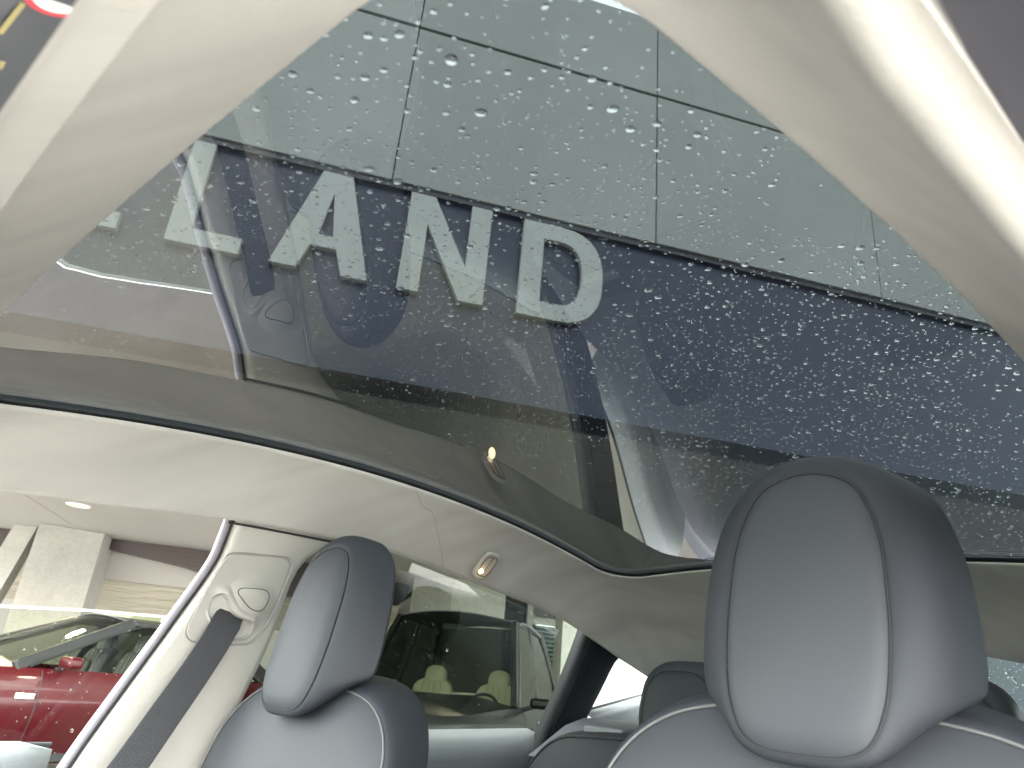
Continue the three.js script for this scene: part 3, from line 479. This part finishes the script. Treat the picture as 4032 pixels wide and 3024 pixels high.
// face of the pillar: point at (z, y), lift off it
const PF = (z, y, l = 0) => V(xB(y) + 0.002 + l, y, z);
{ // belt anchor cover: a moulded panel, its relief as a height over the pillar face; a, b are design units on the panel (3 units = about 0.45 mm)
  const ZC = [-0.00013209, -3.981e-05, -0.53334, -1.1823e-09, -1.2362e-08, 5.4108e-10], YC = [2.7634e-05, -0.00012905, 1.3151, -1.1275e-08, 1.6512e-09, 1.8277e-09];
  const bas = (a, b) => [a, b, 1, a * b, a * a, b * b], dot6 = (c, q) => c.reduce((t, x, i) => t + x * q[i], 0);
  const W = (a, b, l) => { const q = bas(a, b), z = dot6(ZC, q), y = dot6(YC, q); return PF(z, y, l); };
  const outline = new THREE.CatmullRomCurve3([[590, 330], [650, 275], [760, 262], [1000, 280], [1290, 308], [1380, 330], [1420, 400], [1400, 480], [1330, 660], [1180, 990], [1050, 1210], [960, 1330], [880, 1380], [760, 1392], [300, 1372], [170, 1345], [110, 1270], [120, 1190], [240, 930], [480, 500]].map(([a, b]) => V(a, b, 0)), true, 'centripetal').getSpacedPoints(200).slice(0, 200);
  const poly = (pts) => new THREE.CatmullRomCurve3(pts.map(([a, b]) => V(a, b, 0)), true, 'centripetal').getSpacedPoints(140);
  const mouth = poly([[520, 765], [570, 775], [615, 840], [640, 930], [675, 1000], [740, 1058], [850, 1100], [905, 1135], [922, 1185], [900, 1245], [840, 1292], [740, 1312], [600, 1290], [480, 1200], [425, 1105], [392, 1010], [396, 930], [440, 815]]);
  const sd = (pl, x, y) => { let d = 1e9, inside = false; for (let i = 0, n = pl.length - 1; i < n; i++) { const ax = pl[i].x, ay = pl[i].y, bx = pl[i + 1].x, by = pl[i + 1].y, dx = bx - ax, dy = by - ay, t = clamp(((x - ax) * dx + (y - ay) * dy) / (dx * dx + dy * dy + 1e-9), 0, 1), ex = x - ax - t * dx, ey = y - ay - t * dy; d = Math.min(d, ex * ex + ey * ey); if ((ay > y) !== (by > y) && x < dx * (y - ay) / dy + ax) inside = !inside; } return inside ? -Math.sqrt(d) : Math.sqrt(d); };
  const seg = (x, y, l) => { let d = 1e9; for (let i = 0; i + 1 < l.length; i++) { const [ax, ay] = l[i], [bx, by] = l[i + 1], dx = bx - ax, dy = by - ay, t = clamp(((x - ax) * dx + (y - ay) * dy) / (dx * dx + dy * dy), 0, 1); d = Math.min(d, Math.hypot(x - ax - t * dx, y - ay - t * dy)); } return d; };
  const ridge = [[600, 790], [665, 880], [730, 980], [820, 1050], [900, 1085]];
  const H = (a, b) => {
    const m = sd(mouth, a, b);
    const upper = smooth(a * 0.72 - b * 0.69 + 250, -60, 60);                 // hood side of the mouth
    let h = 0.0015 + 0.012 * Math.exp(-Math.pow(seg(a, b, ridge) / 95, 2)) * smooth(m, -6, 10);
    h = Math.max(h, 0.0015 + 0.0115 * (1 - smooth(Math.hypot((a - 900) / 300, (b - 850) / 250), 0.45, 1.25)));
    h += 0.0032 * Math.exp(-Math.pow((m - 16) / 15, 2)) * (1 - upper) * smooth(b, 900, 1150);
    const into = 1 - smooth(m, -16, 0); h = lerp(h, -0.009, into); return h;
  };
  const c = [690, 930], ks = []; for (let i = 0; i <= 84; i++) ks.push(1 - i / 84);
  const rows = [outline.map((p) => W(lerp(c[0], p.x, 1.006), lerp(c[1], p.y, 1.006), -0.006))];
  for (const k of ks) { const kk = Math.max(k, 0.003); rows.push(outline.map((p) => { const a = lerp(c[0], p.x, kk), b = lerp(c[1], p.y, kk), e = smooth((1 - k) * 60, 0, 1); return W(a, b, lerp(-0.0008, H(a, b), e)); })); }
  const cover = part(car, 'belt_anchor_cover', grid(rows, true), M.plastic);
  part(cover, 'edge_gap', grid([1.0, 1.014, 1.034].map((k, i) => outline.map((p) => W(lerp(c[0], p.x, k), lerp(c[1], p.y, k), [0.0006, 0.0002, 0.0022][i]))), true), M.plasticDark);
  const tri = poly([[740, 715], [790, 692], [900, 697], [1060, 715], [1105, 740], [1115, 800], [1075, 890], [1020, 960], [960, 975], [870, 940], [780, 840], [732, 760]]);
  const tc = [930, 820];
  part(cover, 'height_button', grid([1, 0.985, 0.95, 0.6, 0.3, 0.005].map((k, i) => tri.slice(0, 140).map((p) => { const a = lerp(tc[0], p.x, k), b = lerp(tc[1], p.y, k); return W(a, b, H(a, b) + [-0.001, 0.0004, 0.0009, 0.001, 0.001, 0.001][i]); })), true), M.plastic);
  part(cover, 'button_gap', tube(tri.filter((_, i) => i % 3 === 0).map((p) => { const a = lerp(tc[0], p.x, 1.012), b = lerp(tc[1], p.y, 1.012); return W(a, b, H(a, b) + 0.0001); }), 0.0008, 120, true, 6), M.seam);
  part(cover, 'belt_guide', tube([[500, 1180], [440, 1080], [470, 960], [520, 880], [600, 870], [640, 940]].map(([a, b]) => W(a, b, -0.006)), 0.0028, 40), M.plastic);
}
{ // seat belt: hangs from the cover
  const b = thing('seat_belt', 'charcoal woven seat belt webbing hanging from the beige door pillar', 'seat belt', [-0.64, 0.6, -0.55]);
  const mid = [[-0.676, 1.203, -0.6715], [-0.669, 1.195, -0.667], [-0.659, 1.178, -0.655], [-0.652, 1.15, -0.641], [-0.648, 1.107, -0.62], [-0.64, 1.03, -0.578], [-0.63, 0.956, -0.536], [-0.615, 0.85, -0.472], [-0.61, 0.6, -0.34]].map((p) => V(...p));
  const c = curve(mid), rows = [], n = 90, hw = 0.0265;
  for (let i = 0; i <= n; i++) { const p = c.getPointAt(i / n), t = c.getTangentAt(i / n); const side = V(0.1, lerp(-0.32, -0.02, Math.min(1, i / 30)), -1).addScaledVector(t, -V(0.1, lerp(-0.32, -0.02, Math.min(1, i / 30)), -1).dot(t)).normalize(), nrm = side.clone().cross(t).normalize(); if (nrm.x < 0) nrm.negate(); rows.push([-1, -0.96, -0.5, 0, 0.5, 0.96, 1].map((k, j) => p.clone().addScaledVector(side, k * hw * (i < 3 ? 0.9 : 1)).addScaledVector(nrm, (j === 0 || j === 6) ? 0 : 0.0009))); }
  const len = c.getLength();
  part(b, 'webbing', grid(rows, false, (p, i, j) => [j / 6, i / n * len / 0.05]), M.belt);
}
// rear pillar trim
{
  const ys = []; for (let i = 0; i <= 30; i++) ys.push(lerp(1.318, 0.5, i / 30));
  const zf = slut([[1.318, -1.755], [1.284, -1.757], [1.174, -1.718], [1.056, -1.665], [0.956, -1.622], [0.5, -1.45]]);
  const zr = slut([[1.318, -1.93], [1.27, -1.93], [1.245, -1.925], [1.21, -1.885], [1.15, -1.845], [1.058, -1.79], [0.98, -1.752], [0.5, -1.6]]);
  const x = slut([[1.318, -0.652], [1.26, -0.664], [1.15, -0.678], [1.0, -0.7], [0.5, -0.73]]);
  pillarTrim('rear_pillar', ys, zf, zr, x, M.blackTrim, 0.06);
  const sl = []; for (const y of ys.slice(0, 20)) { const bend = 0.05 * Math.exp(-Math.pow((y - 1.318) / 0.04, 2)); sl.push(y); }
  part(car, 'door_seal', grid(sl.map((y) => [V(x(y) - 0.04, y, zf(y) + 0.045 - 0.012), V(x(y) - 0.016, y, zf(y) + 0.04), V(x(y) - 0.006, y, zf(y) + 0.024), V(x(y) - 0.008, y, zf(y) + 0.008), V(x(y) - 0.014, y, zf(y) + 0.004)])), std([0.014, 0.015, 0.017], 0.7, { specularIntensity: 0.5 }));
  part(car, 'trim_gap', tube(sl.map((y) => V(x(y) - 0.01, y, zf(y) + 0.003)), 0.0028, 60), M.seam);
  // sill below the quarter window
  part(car, 'quarter_trim', grid([[0.985, -0.655], [1.03, -0.66], [1.05, -0.672], [1.062, -0.695], [1.062, -0.74]].map(([y, xx], i) => [-1.785, -1.84, -1.93, -2.05, -2.2].map((z, j) => V(xx, y + (i > 0 ? 0.19 * (-1.77 - z) * (i > 1 ? 1 : 0.7) : 0), z)))), M.greyTrim);
  part(car, 'quarter_trim', grid([[1.062, -0.735], [1.069, -0.735]].map(([y, xx]) => [-1.785, -1.84, -1.93, -2.05, -2.2].map((z) => V(xx, y + 0.19 * (-1.77 - z), z)))), M.black);
  part(car, 'side_lining', grid([[0.99, -0.655], [0.8, -0.64], [0.4, -0.62]].map(([y, xx]) => [-1.55, -1.8, -2.3].map((z) => V(xx, y, z)))), M.blackTrim);
}
// door trims
function doorTrim(name, z0, z1, ya, yb, endRound) {
  const o = part(car, name, box(-0.8, 0.3, z0, -0.752, 0.9, z1, 0.01), M.charcoal);
  const n = 24, prof = (y) => [[-0.782, y - 0.012], [-0.776, y], [-0.765, y + 0.003], [-0.748, y - 0.002], [-0.733, y - 0.016], [-0.725, y - 0.035], [-0.722, y - 0.06], [-0.726, y - 0.1]];
  const rows = []; for (let i = 0; i <= n; i++) { const t = i / n, z = lerp(z0, z1, t), e = Math.max(0, (t - (1 - 0.04 / Math.abs(z1 - z0))) / (0.04 / Math.abs(z1 - z0))), k = e > 0 ? Math.sqrt(Math.max(0, 1 - e * e)) : 1; rows.push(prof(lerp(ya, yb, t)).map(([x, y]) => V(lerp(-0.77, x, k), y - (1 - k) * 0.012, z))); }
  part(o, 'sill_pad', grid(rows), M.greyTrim);
  part(o, 'inner_panel', grid([[-0.724, -0.095], [-0.715, -0.16], [-0.7, -0.2], [-0.715, -0.4], [-0.72, -0.65]].map(([x, dy]) => [0, 0.5, 0.98].map((t) => V(x, lerp(ya, yb, t) + dy, lerp(z0, z1, t))))), M.charcoal);
  part(o, 'window_seal', tube([0, 0.5, 1].map((t) => V(-0.783, lerp(ya, yb, t) - 0.004, lerp(z0, z1, t))), 0.004, 20), M.black);
  return o;
}
doorTrim('front_door', 0.75, -0.472, 0.965, 0.977);
doorTrim('rear_door', -0.6, -1.655, 0.99, 1.021);
{ // driver side: door, seal, pillar, rear lining
  const mx = (x) => 2 * XC - x, zs = []; for (let i = 0; i <= 24; i++) zs.push(lerp(0.14, -2.1, i / 24));
  part(car, 'driver_door_seal', grid([[0.596, 0.004], [0.604, -0.002], [0.63, -0.012], [0.66, -0.03], [0.675, -0.06]].map(([x, dy]) => zs.map((z) => V(x + 0.085 * clamp(-z - 0.2, 0, 0.9), Dz(z) + dy + 0.012, z)))), std([0.055, 0.055, 0.07], 0.5));
  { // the driver's door stands open out of view, placed to darken the passenger rail
    const place = (g) => { g.rotateY(1.02); g.translate(0.74, 0, 0.72); return g; };
    const dd = part(car, 'unseen_driver_door', [place(box(-0.04, 0.32, -1.18, 0.05, 0.98, 0, 0.03)), place(box(-0.09, 0.86, -1.15, -0.03, 0.99, -0.02, 0.025))], M.charcoal);
    part(dd, 'driver_window', place(grid([[0.02, 0.98], [-0.03, 1.2], [-0.08, 1.34]].map(([x, y]) => [-1.16, -0.6, -0.1 - (y - 0.98) * 1.1].map((z) => V(x, y, z))))), M.driverGlass);
  }
  part(car, 'driver_door_sill', box(0.6, 0.22, -0.6, 0.72, 0.42, 0.75, 0.03), M.charcoal);
  part(car, 'driver_side_pillar', box(0.635, 0.3, -0.86, 0.7, 1.42, -0.62, 0.03), M.pillar);
  part(car, 'driver_rear_door', [box(0.68, 0.3, -1.65, 0.73, 1.0, -0.84, 0.02)], M.charcoal);
  part(car, 'driver_rear_pillar', box(0.64, 0.5, -2.2, 0.7, 1.33, -1.66, 0.02), M.blackTrim);
  const g2 = new THREE.PlaneGeometry(0.86, 0.36); g2.rotateY(Math.PI / 2); g2.translate(0.72, 1.17, -1.25); part(car, 'driver_rear_window', g2, M.privacy);
}
{ // front: header above the windscreen, pillars, windscreen, dash, floor, boot
  const wt = (x) => V(x, WT(x), -0.05), wb = (x) => V(x * 1.08, 0.98, 0.85 + 0.12 * (1 - x * x));
  const xs = Array.from({ length: 17 }, (_, j) => lerp(-0.63, 0.56, j / 16));
  part(car, 'windscreen', grid(Array.from({ length: 8 }, (_, i) => xs.map((x) => wt(x).lerp(wb(x), i / 7)))), M.shield);
  const bnd = part(car, 'shade_band', grid([0, 0.02, 0.04, 0.058].map((f) => xs.map((x) => wt(x).lerp(wb(x), f).add(V(0, -0.003, -0.0012))))), M.charcoal);
  part(car, 'roof_front', grid([xs.map((x) => wt(x).add(V(0, 0.003, 0))), xs.map((x) => V(x * 0.95, Yin(x * 0.95, -0.1) + 0.05, -0.1)), xs.map((x) => V(x * 0.95, Yin(x * 0.95, -0.1) + 0.02, -0.115))]), M.charcoal);
  for (const s of [-1, 1]) { const a = V(XC + s * 0.625, 1.31, 0.0), b = V(XC + s * 0.74, 0.95, 0.86), d = b.clone().sub(a), l = d.length(), g = new RoundedBoxGeometry(0.06, l, 0.1, 3, 0.025); g.translate(0, l / 2, 0); g.applyQuaternion(new THREE.Quaternion().setFromUnitVectors(V(0, 1, 0), d.normalize())); g.translate(a.x, a.y, a.z); part(car, 'windscreen_pillar', g, M.pillar); }
  part(car, 'dashboard', grid([[0.98, 0.9], [0.985, 0.7], [0.965, 0.5], [0.9, 0.42], [0.6, 0.45], [0.3, 0.6]].map(([y, z]) => [-0.74, -0.4, 0, 0.4, 0.68].map((x) => V(x, y, z)))), M.dash);  // out of view, kept pale to throw light onto the front header
  part(car, 'floor', box(-0.76, 0.2, -2.6, 0.7, 0.26, 1.2), M.blackTrim);
  part(car, 'front_bulkhead', box(-0.76, 0.25, 0.95, 0.7, 0.97, 1.0), M.blackTrim);
  part(car, 'unseen_bonnet', grid([[0.97, 0.95], [0.92, 1.5], [0.78, 2.0], [0.5, 2.1]].map(([y, z]) => [-0.85, -0.4, 0, 0.4, 0.8].map((x) => V(x, y - 0.05 * x * x, z)))), M.white);  // out of view, white to reflect light onto the header
  // tail: rear window, shelf, boot
  const xr = Array.from({ length: 13 }, (_, j) => lerp(-0.6, 0.53, j / 12));
  const rg = grid(Array.from({ length: 6 }, (_, i) => xr.map((x) => V(x, Yout(x, -2.1) + 0.008 - 0.27 * (i / 5), -2.115 - 0.62 * (i / 5))))); part(car, 'rear_window', rg, M.privacy);
  part(car, 'parcel_shelf', grid([[0.97, -1.5], [1.04, -1.64], [1.06, -1.72], [1.06, -2.0], [1.0, -2.75]].map(([y, z]) => [-0.66, -0.3, 0.3, 0.6].map((x) => V(x, y, z)))), M.charcoal);
  part(car, 'tail_panel', box(-0.7, 0.3, -2.85, 0.65, 1.0, -2.8, 0.02), M.charcoal);
  part(car, 'tail_side', [box(-0.78, 0.3, -2.8, -0.72, 0.98, -1.65, 0.02), box(0.66, 0.3, -2.8, 0.72, 0.98, -1.65, 0.02)], M.charcoal);
}
{ // reading lamp on the rail
  const P0 = V(-0.6, 1.375, -1.235);
  const nrm = V(0.72, -0.68, 0.1).normalize(), ux = V(0.0, 0, -1).addScaledVector(nrm, 0.1).normalize(), uy = nrm.clone().cross(ux).normalize(); if (uy.y < 0) uy.negate();
  const Q = (u, v, l) => P0.clone().addScaledVector(ux, u).addScaledVector(uy, v).addScaledVector(nrm, l);
  const rr = (hw, hh, l, n = 48, e = 4) => Array.from({ length: n }, (_, i) => { const a = i / n * Math.PI * 2, c = Math.cos(a), s = Math.sin(a); return Q(hw * Math.sign(c) * Math.pow(Math.abs(c), 2 / e), hh * Math.sign(s) * Math.pow(Math.abs(s), 2 / e), l); });
  const lamp = part(car, 'reading_lamp', grid([rr(0.025, 0.037, -0.006), rr(0.0242, 0.0362, 0.0015), rr(0.022, 0.033, 0.0022), rr(0.0175, 0.028, 0.0012), rr(0.01, 0.02, 0.0014), rr(0.001, 0.001, 0.0014)], true), M.lampTrim);
  part(lamp, 'lens_gap', tube(rr(0.0172, 0.0278, 0.0016, 40), 0.0009, 80, true, 6), M.seam);
  part(lamp, 'lens_gap', tube([Q(0.0, -0.027, 0.0018), Q(0.0, 0.027, 0.0018)], 0.0008, 8), M.seam);
  const bulb = new THREE.SphereGeometry(0.0072, 20, 14); const bp = Q(-0.0085, -0.015, 0.001); bulb.translate(bp.x, bp.y, bp.z); part(lamp, 'bulb', bulb, M.bulb);
  const pl = new THREE.PointLight(0xffd9a0, 0.00025); pl.position.copy(Q(-0.0085, -0.015, 0.014)).sub(car.position); pl.castShadow = true; pl.shadow.radius = 0.4; pl.name = 'reading_lamp_bulb'; car.add(pl);
}
// ───────────── seats ─────────────
function makeSeat(label, x, dy) {
  const t = thing('front_seat', label, 'car seat', [x, 0.26, -0.45]);
  const mv = (g) => { g.translate(x, dy, 0); return g; };
  const zfb = (y) => -0.705 + (1.12 - y) * 0.3, zbb = (y) => -0.8 + (1.12 - y) * 0.22;
  const b = shell(brHalf, zfb, brBack, zbb, { dome: 0.02, bulge: 0.01 });
  const back = part(t, 'backrest', mv(b.side), M.leather2);
  part(back, 'front_panel', mv(b.front), M.leather);
  part(t, 'piping', mv(tube(b.edge, 0.0016, 260, true, 8)), M.piping);
  const h = shell(hrHalf, (y) => -0.648 - (y - 1.09) * 0.2, hrBack, (y) => -0.726 - (y - 1.14) * 0.16, { dome: 0.012, bulge: 0.014, round: 0.005 });
  h.side.translate(0, 0, 0); const hr = part(t, 'headrest', mv(h.side), M.leather2);
  part(hr, 'front_panel', mv(h.front), M.leather);
  part(hr, 'seam', mv(tube(h.edge, 0.001, 200, true, 6)), M.seam);
  part(t, 'cushion', box(x - 0.25, 0.4 + dy, -0.55, x + 0.25, 0.58 + dy, -0.02, 0.07), M.leather2);
  part(t, 'seat_base', box(x - 0.22, 0.26, -0.55, x + 0.22, 0.42 + dy, -0.08, 0.02), M.black);
  return t;
}
makeSeat('dark grey leather driver seat with a tall winged headrest, largest in view', 0.355, 0);
makeSeat('dark grey leather passenger seat beside the seat belt pillar', -0.437, -0.029);
{ // rear bench
  const t = thing('rear_seat', 'dark grey rear seat bench with a rounded headrest behind the front seats', 'car seat', [XC, 0.26, -1.5]);
  const bh = [[0, 0.5], [0.4, 0.5], [0.56, 0.55], [0.6, 0.7], [0.6, 0.85], [0.575, 0.96], [0.52, 1.015], [0.42, 1.03], [0, 1.035]];
  const b = shell(bh, (y) => -1.47 + (1.03 - y) * 0.35, bh.map(([x, y]) => [x * 0.99, y + 0.02 * (y > 0.9 ? 1 : 0)]), (y) => -1.62 + (1.03 - y) * 0.3, { dome: 0.015, bulge: 0.01, n: 160 });
  const mv = (g, x = XC) => { g.translate(x, 0, 0); return g; };
  const bk = part(t, 'backrest', mv(b.side), M.leather2); part(bk, 'front_panel', mv(b.front), M.leather2); part(bk, 'seam', mv(tube(b.edge, 0.002, 240, true, 6)), M.seam);
  const hh = [[0, 1.04], [0.07, 1.042], [0.085, 1.07], [0.084, 1.12], [0.075, 1.155], [0.05, 1.178], [0, 1.184]], hb = [[0, 1.03], [0.09, 1.035], [0.108, 1.06], [0.107, 1.13], [0.095, 1.175], [0.06, 1.203], [0, 1.208]];
  for (const x of [-0.275, 0.25]) {
    const h = shell(hh, (y) => -1.52 - (y - 1.04) * 0.15, hb, (y) => -1.61 - (y - 1.04) * 0.1, { dome: 0.008, bulge: 0.012 });
    const hr = part(t, 'headrest', mv(h.side, x), M.leather2); part(hr, 'front_panel', mv(h.front, x), M.leather2); part(hr, 'seam', mv(tube(h.edge, 0.0017, 160, true, 6), x), M.seam);
  }
  part(t, 'release_handle', box(-0.51, 1.034, -1.545, -0.4, 1.052, -1.515, 0.006), M.greyTrim);
  part(t, 'cushion', box(-0.62, 0.35, -1.45, 0.55, 0.55, -0.95, 0.08), M.leather2);
}
{ // stickers on the dark top band of the windscreen
  const slope = (0.98 - WT(0.22)) / (0.85 + 0.12 * (1 - 0.0484) + 0.05), nn = V(0, -1, slope).normalize(), ux = V(1, 0, 0), uy = nn.clone().cross(ux).normalize(), m = new THREE.Matrix4().makeBasis(ux, uy, nn);
  const P0 = V(0.22, WT(0.22) - 0.0075, -0.05);
  // q: a direction from the driver's eye point, so that the sticker lies where one reads it on the glass
  const onGlass = (dx, dy, dz) => { const d = V(dx, dy, dz), e = EYE.clone(); return e.addScaledVector(d, P0.clone().sub(EYE).dot(nn) / d.dot(nn)); };
  const v = thing('sticker', 'round white sticker with a red ring on the dark top of the windscreen', 'sticker', onGlass(-0.2674, 0.22, -0.0174).toArray());
  const flat = (geo, p, l) => { geo.applyMatrix4(m); const q = p.clone().addScaledVector(nn, l); geo.translate(q.x, q.y, q.z); return geo; };
  const disc = (rad) => { const g = new THREE.CylinderGeometry(rad, rad, 0.0005, 44); g.rotateX(Math.PI / 2); return g; };
  const c = onGlass(-0.2674, 0.22, -0.0174);
  part(v, 'ring', flat(disc(0.0145), c, 0.0003), M.redLabel); part(v, 'white_face', flat(disc(0.0106), c, 0.0008), M.white);
  const a = onGlass(-0.3001, 0.2166, -0.0079), b = onGlass(-0.277, 0.2171, -0.0094), mid = a.clone().lerp(b, 0.5), len = a.distanceTo(b);
  const w = thing('sticker', 'narrow gold strip of print on the dark top of the windscreen', 'sticker', mid.toArray());
  const bar = new THREE.BoxGeometry(len, 0.0024, 0.0004); bar.rotateZ(Math.atan2(b.clone().sub(a).dot(uy), b.clone().sub(a).dot(ux))); part(w, 'print', flat(bar, mid, 0.0003), M.gold);
  const e = onGlass(-0.322, 0.2187, -0.0132); part(w, 'print', flat(new THREE.BoxGeometry(0.008, 0.0024, 0.0004), e, 0.0003), M.gold);
}
// ───────────── rain drops ─────────────
function dropGeo() { const pts = []; const n = 7; for (let i = 0; i <= n; i++) { const a = i / n * Math.PI / 2; pts.push(new THREE.Vector2(Math.cos(a), Math.sin(a) * 0.42)); } pts.unshift(new THREE.Vector2(0.0001, 0)); const g = new THREE.LatheGeometry(pts, 14); return mergeVertices(g, 1e-4); }
const DG = dropGeo();
function drops(name, label, list) {
  const im = new THREE.InstancedMesh(DG, M.water, list.length); const m = new THREE.Matrix4(), q = new THREE.Quaternion(), q2 = new THREE.Quaternion();
  list.forEach(([p, n, sx, sz, h], i) => { q.setFromUnitVectors(V(0, 1, 0), n); q2.setFromAxisAngle(V(0, 1, 0), rnd() * 6.28); m.compose(p, q.multiply(q2), V(sx, h, sz)); im.setMatrixAt(i, m); });
  im.name = numbered(name); im.userData = { label, category: 'rain drops', kind: 'stuff' }; im.frustumCulled = false; scene.add(im);
}
{
  const l = [], cell = new Map();
  for (let i = 0; i < 26000; i++) {
    const x = lerp(-0.57, 0.58, rnd()), z = lerp(-0.1, -1.72, rnd()); if (nB(x * 0.9 + 2, z * 0.9 + 4) < 0.3 * rnd() + 0.1 || rnd() < 0.55 * smooth(-z, 0.6, 1.5) + 0.62 * (1 - smooth(x, -0.5, 0.1))) continue;
    const big = rnd() < 0.1, r = clamp((big ? 0.0019 : 0.001) * Math.exp(0.38 * gauss()) * (1 + 0.55 * smooth(-z, 0.35, 1.1)) * (0.6 + 0.4 * smooth(x, -0.5, 0.15)), 0.0004, 0.0042), y = Yg(x, z) + 0.0012;
    { const cx = Math.floor(x / 0.006), cz = Math.floor(z / 0.006); let hit = false; for (let a = -1; a <= 1 && !hit; a++) for (let b = -1; b <= 1; b++) { const o = cell.get((cx + a) * 4096 + cz + b); if (o && Math.hypot(o[0] - x, o[1] - z) < (o[2] + r) * 1.5) { hit = true; break; } } if (hit) continue; cell.set(cx * 4096 + cz, [x, z, r]); }
    const n = V(0.02 * 2 * (x - XC) / 0.53, 1, 0.262 * (z + 0.93)).normalize(); l.push([V(x, y, z), n, r * (1 + 0.3 * rnd()), r, r * (0.8 + 0.5 * rnd()) * (1 + 0.45 * smooth(-z, 0.3, 0.9))]);
  }
  drops('rain_drops', 'rain drops scattered over the tinted glass roof', l);
  const s = [];
  for (let i = 0; i < 260; i++) { const z = lerp(0.0, -0.6, rnd()), y = lerp(0.96, winTop(z) - 0.01, rnd()), r = 0.0007 * Math.exp(0.45 * gauss()); s.push([V(sideX(y) - 0.0012, y, z), V(-1, 0.2, 0).normalize(), r, r * 1.2, r]); }
  for (let i = 0; i < 520; i++) { const z = lerp(-0.8, -1.7, rnd()), y = lerp(1.0, 1.34, rnd()), r = 0.0007 * Math.exp(0.45 * gauss()); s.push([V(sideX(y) - 0.0012, y, z), V(-1, 0.2, 0).normalize(), r, r * 1.2, r]); }
  drops('rain_drops', 'fine rain specks on the passenger side windows', s);
  const b = [];
  for (let i = 0; i < 2200; i++) { const x = lerp(-0.1, 0.52, rnd()), f = rnd(), y = Yout(x, -2.1) + 0.008 - 0.27 * f, z = -2.115 - 0.62 * f, r = 0.0022 * Math.exp(0.4 * gauss()); b.push([V(x, y + 0.0012, z - 0.0005), V(0, 0.917, -0.4).normalize(), r, r, r]); }
  drops('rain_drops', 'dense glinting rain drops on the rear window', b);
}
shade(car);
renderer.render(scene, camera);
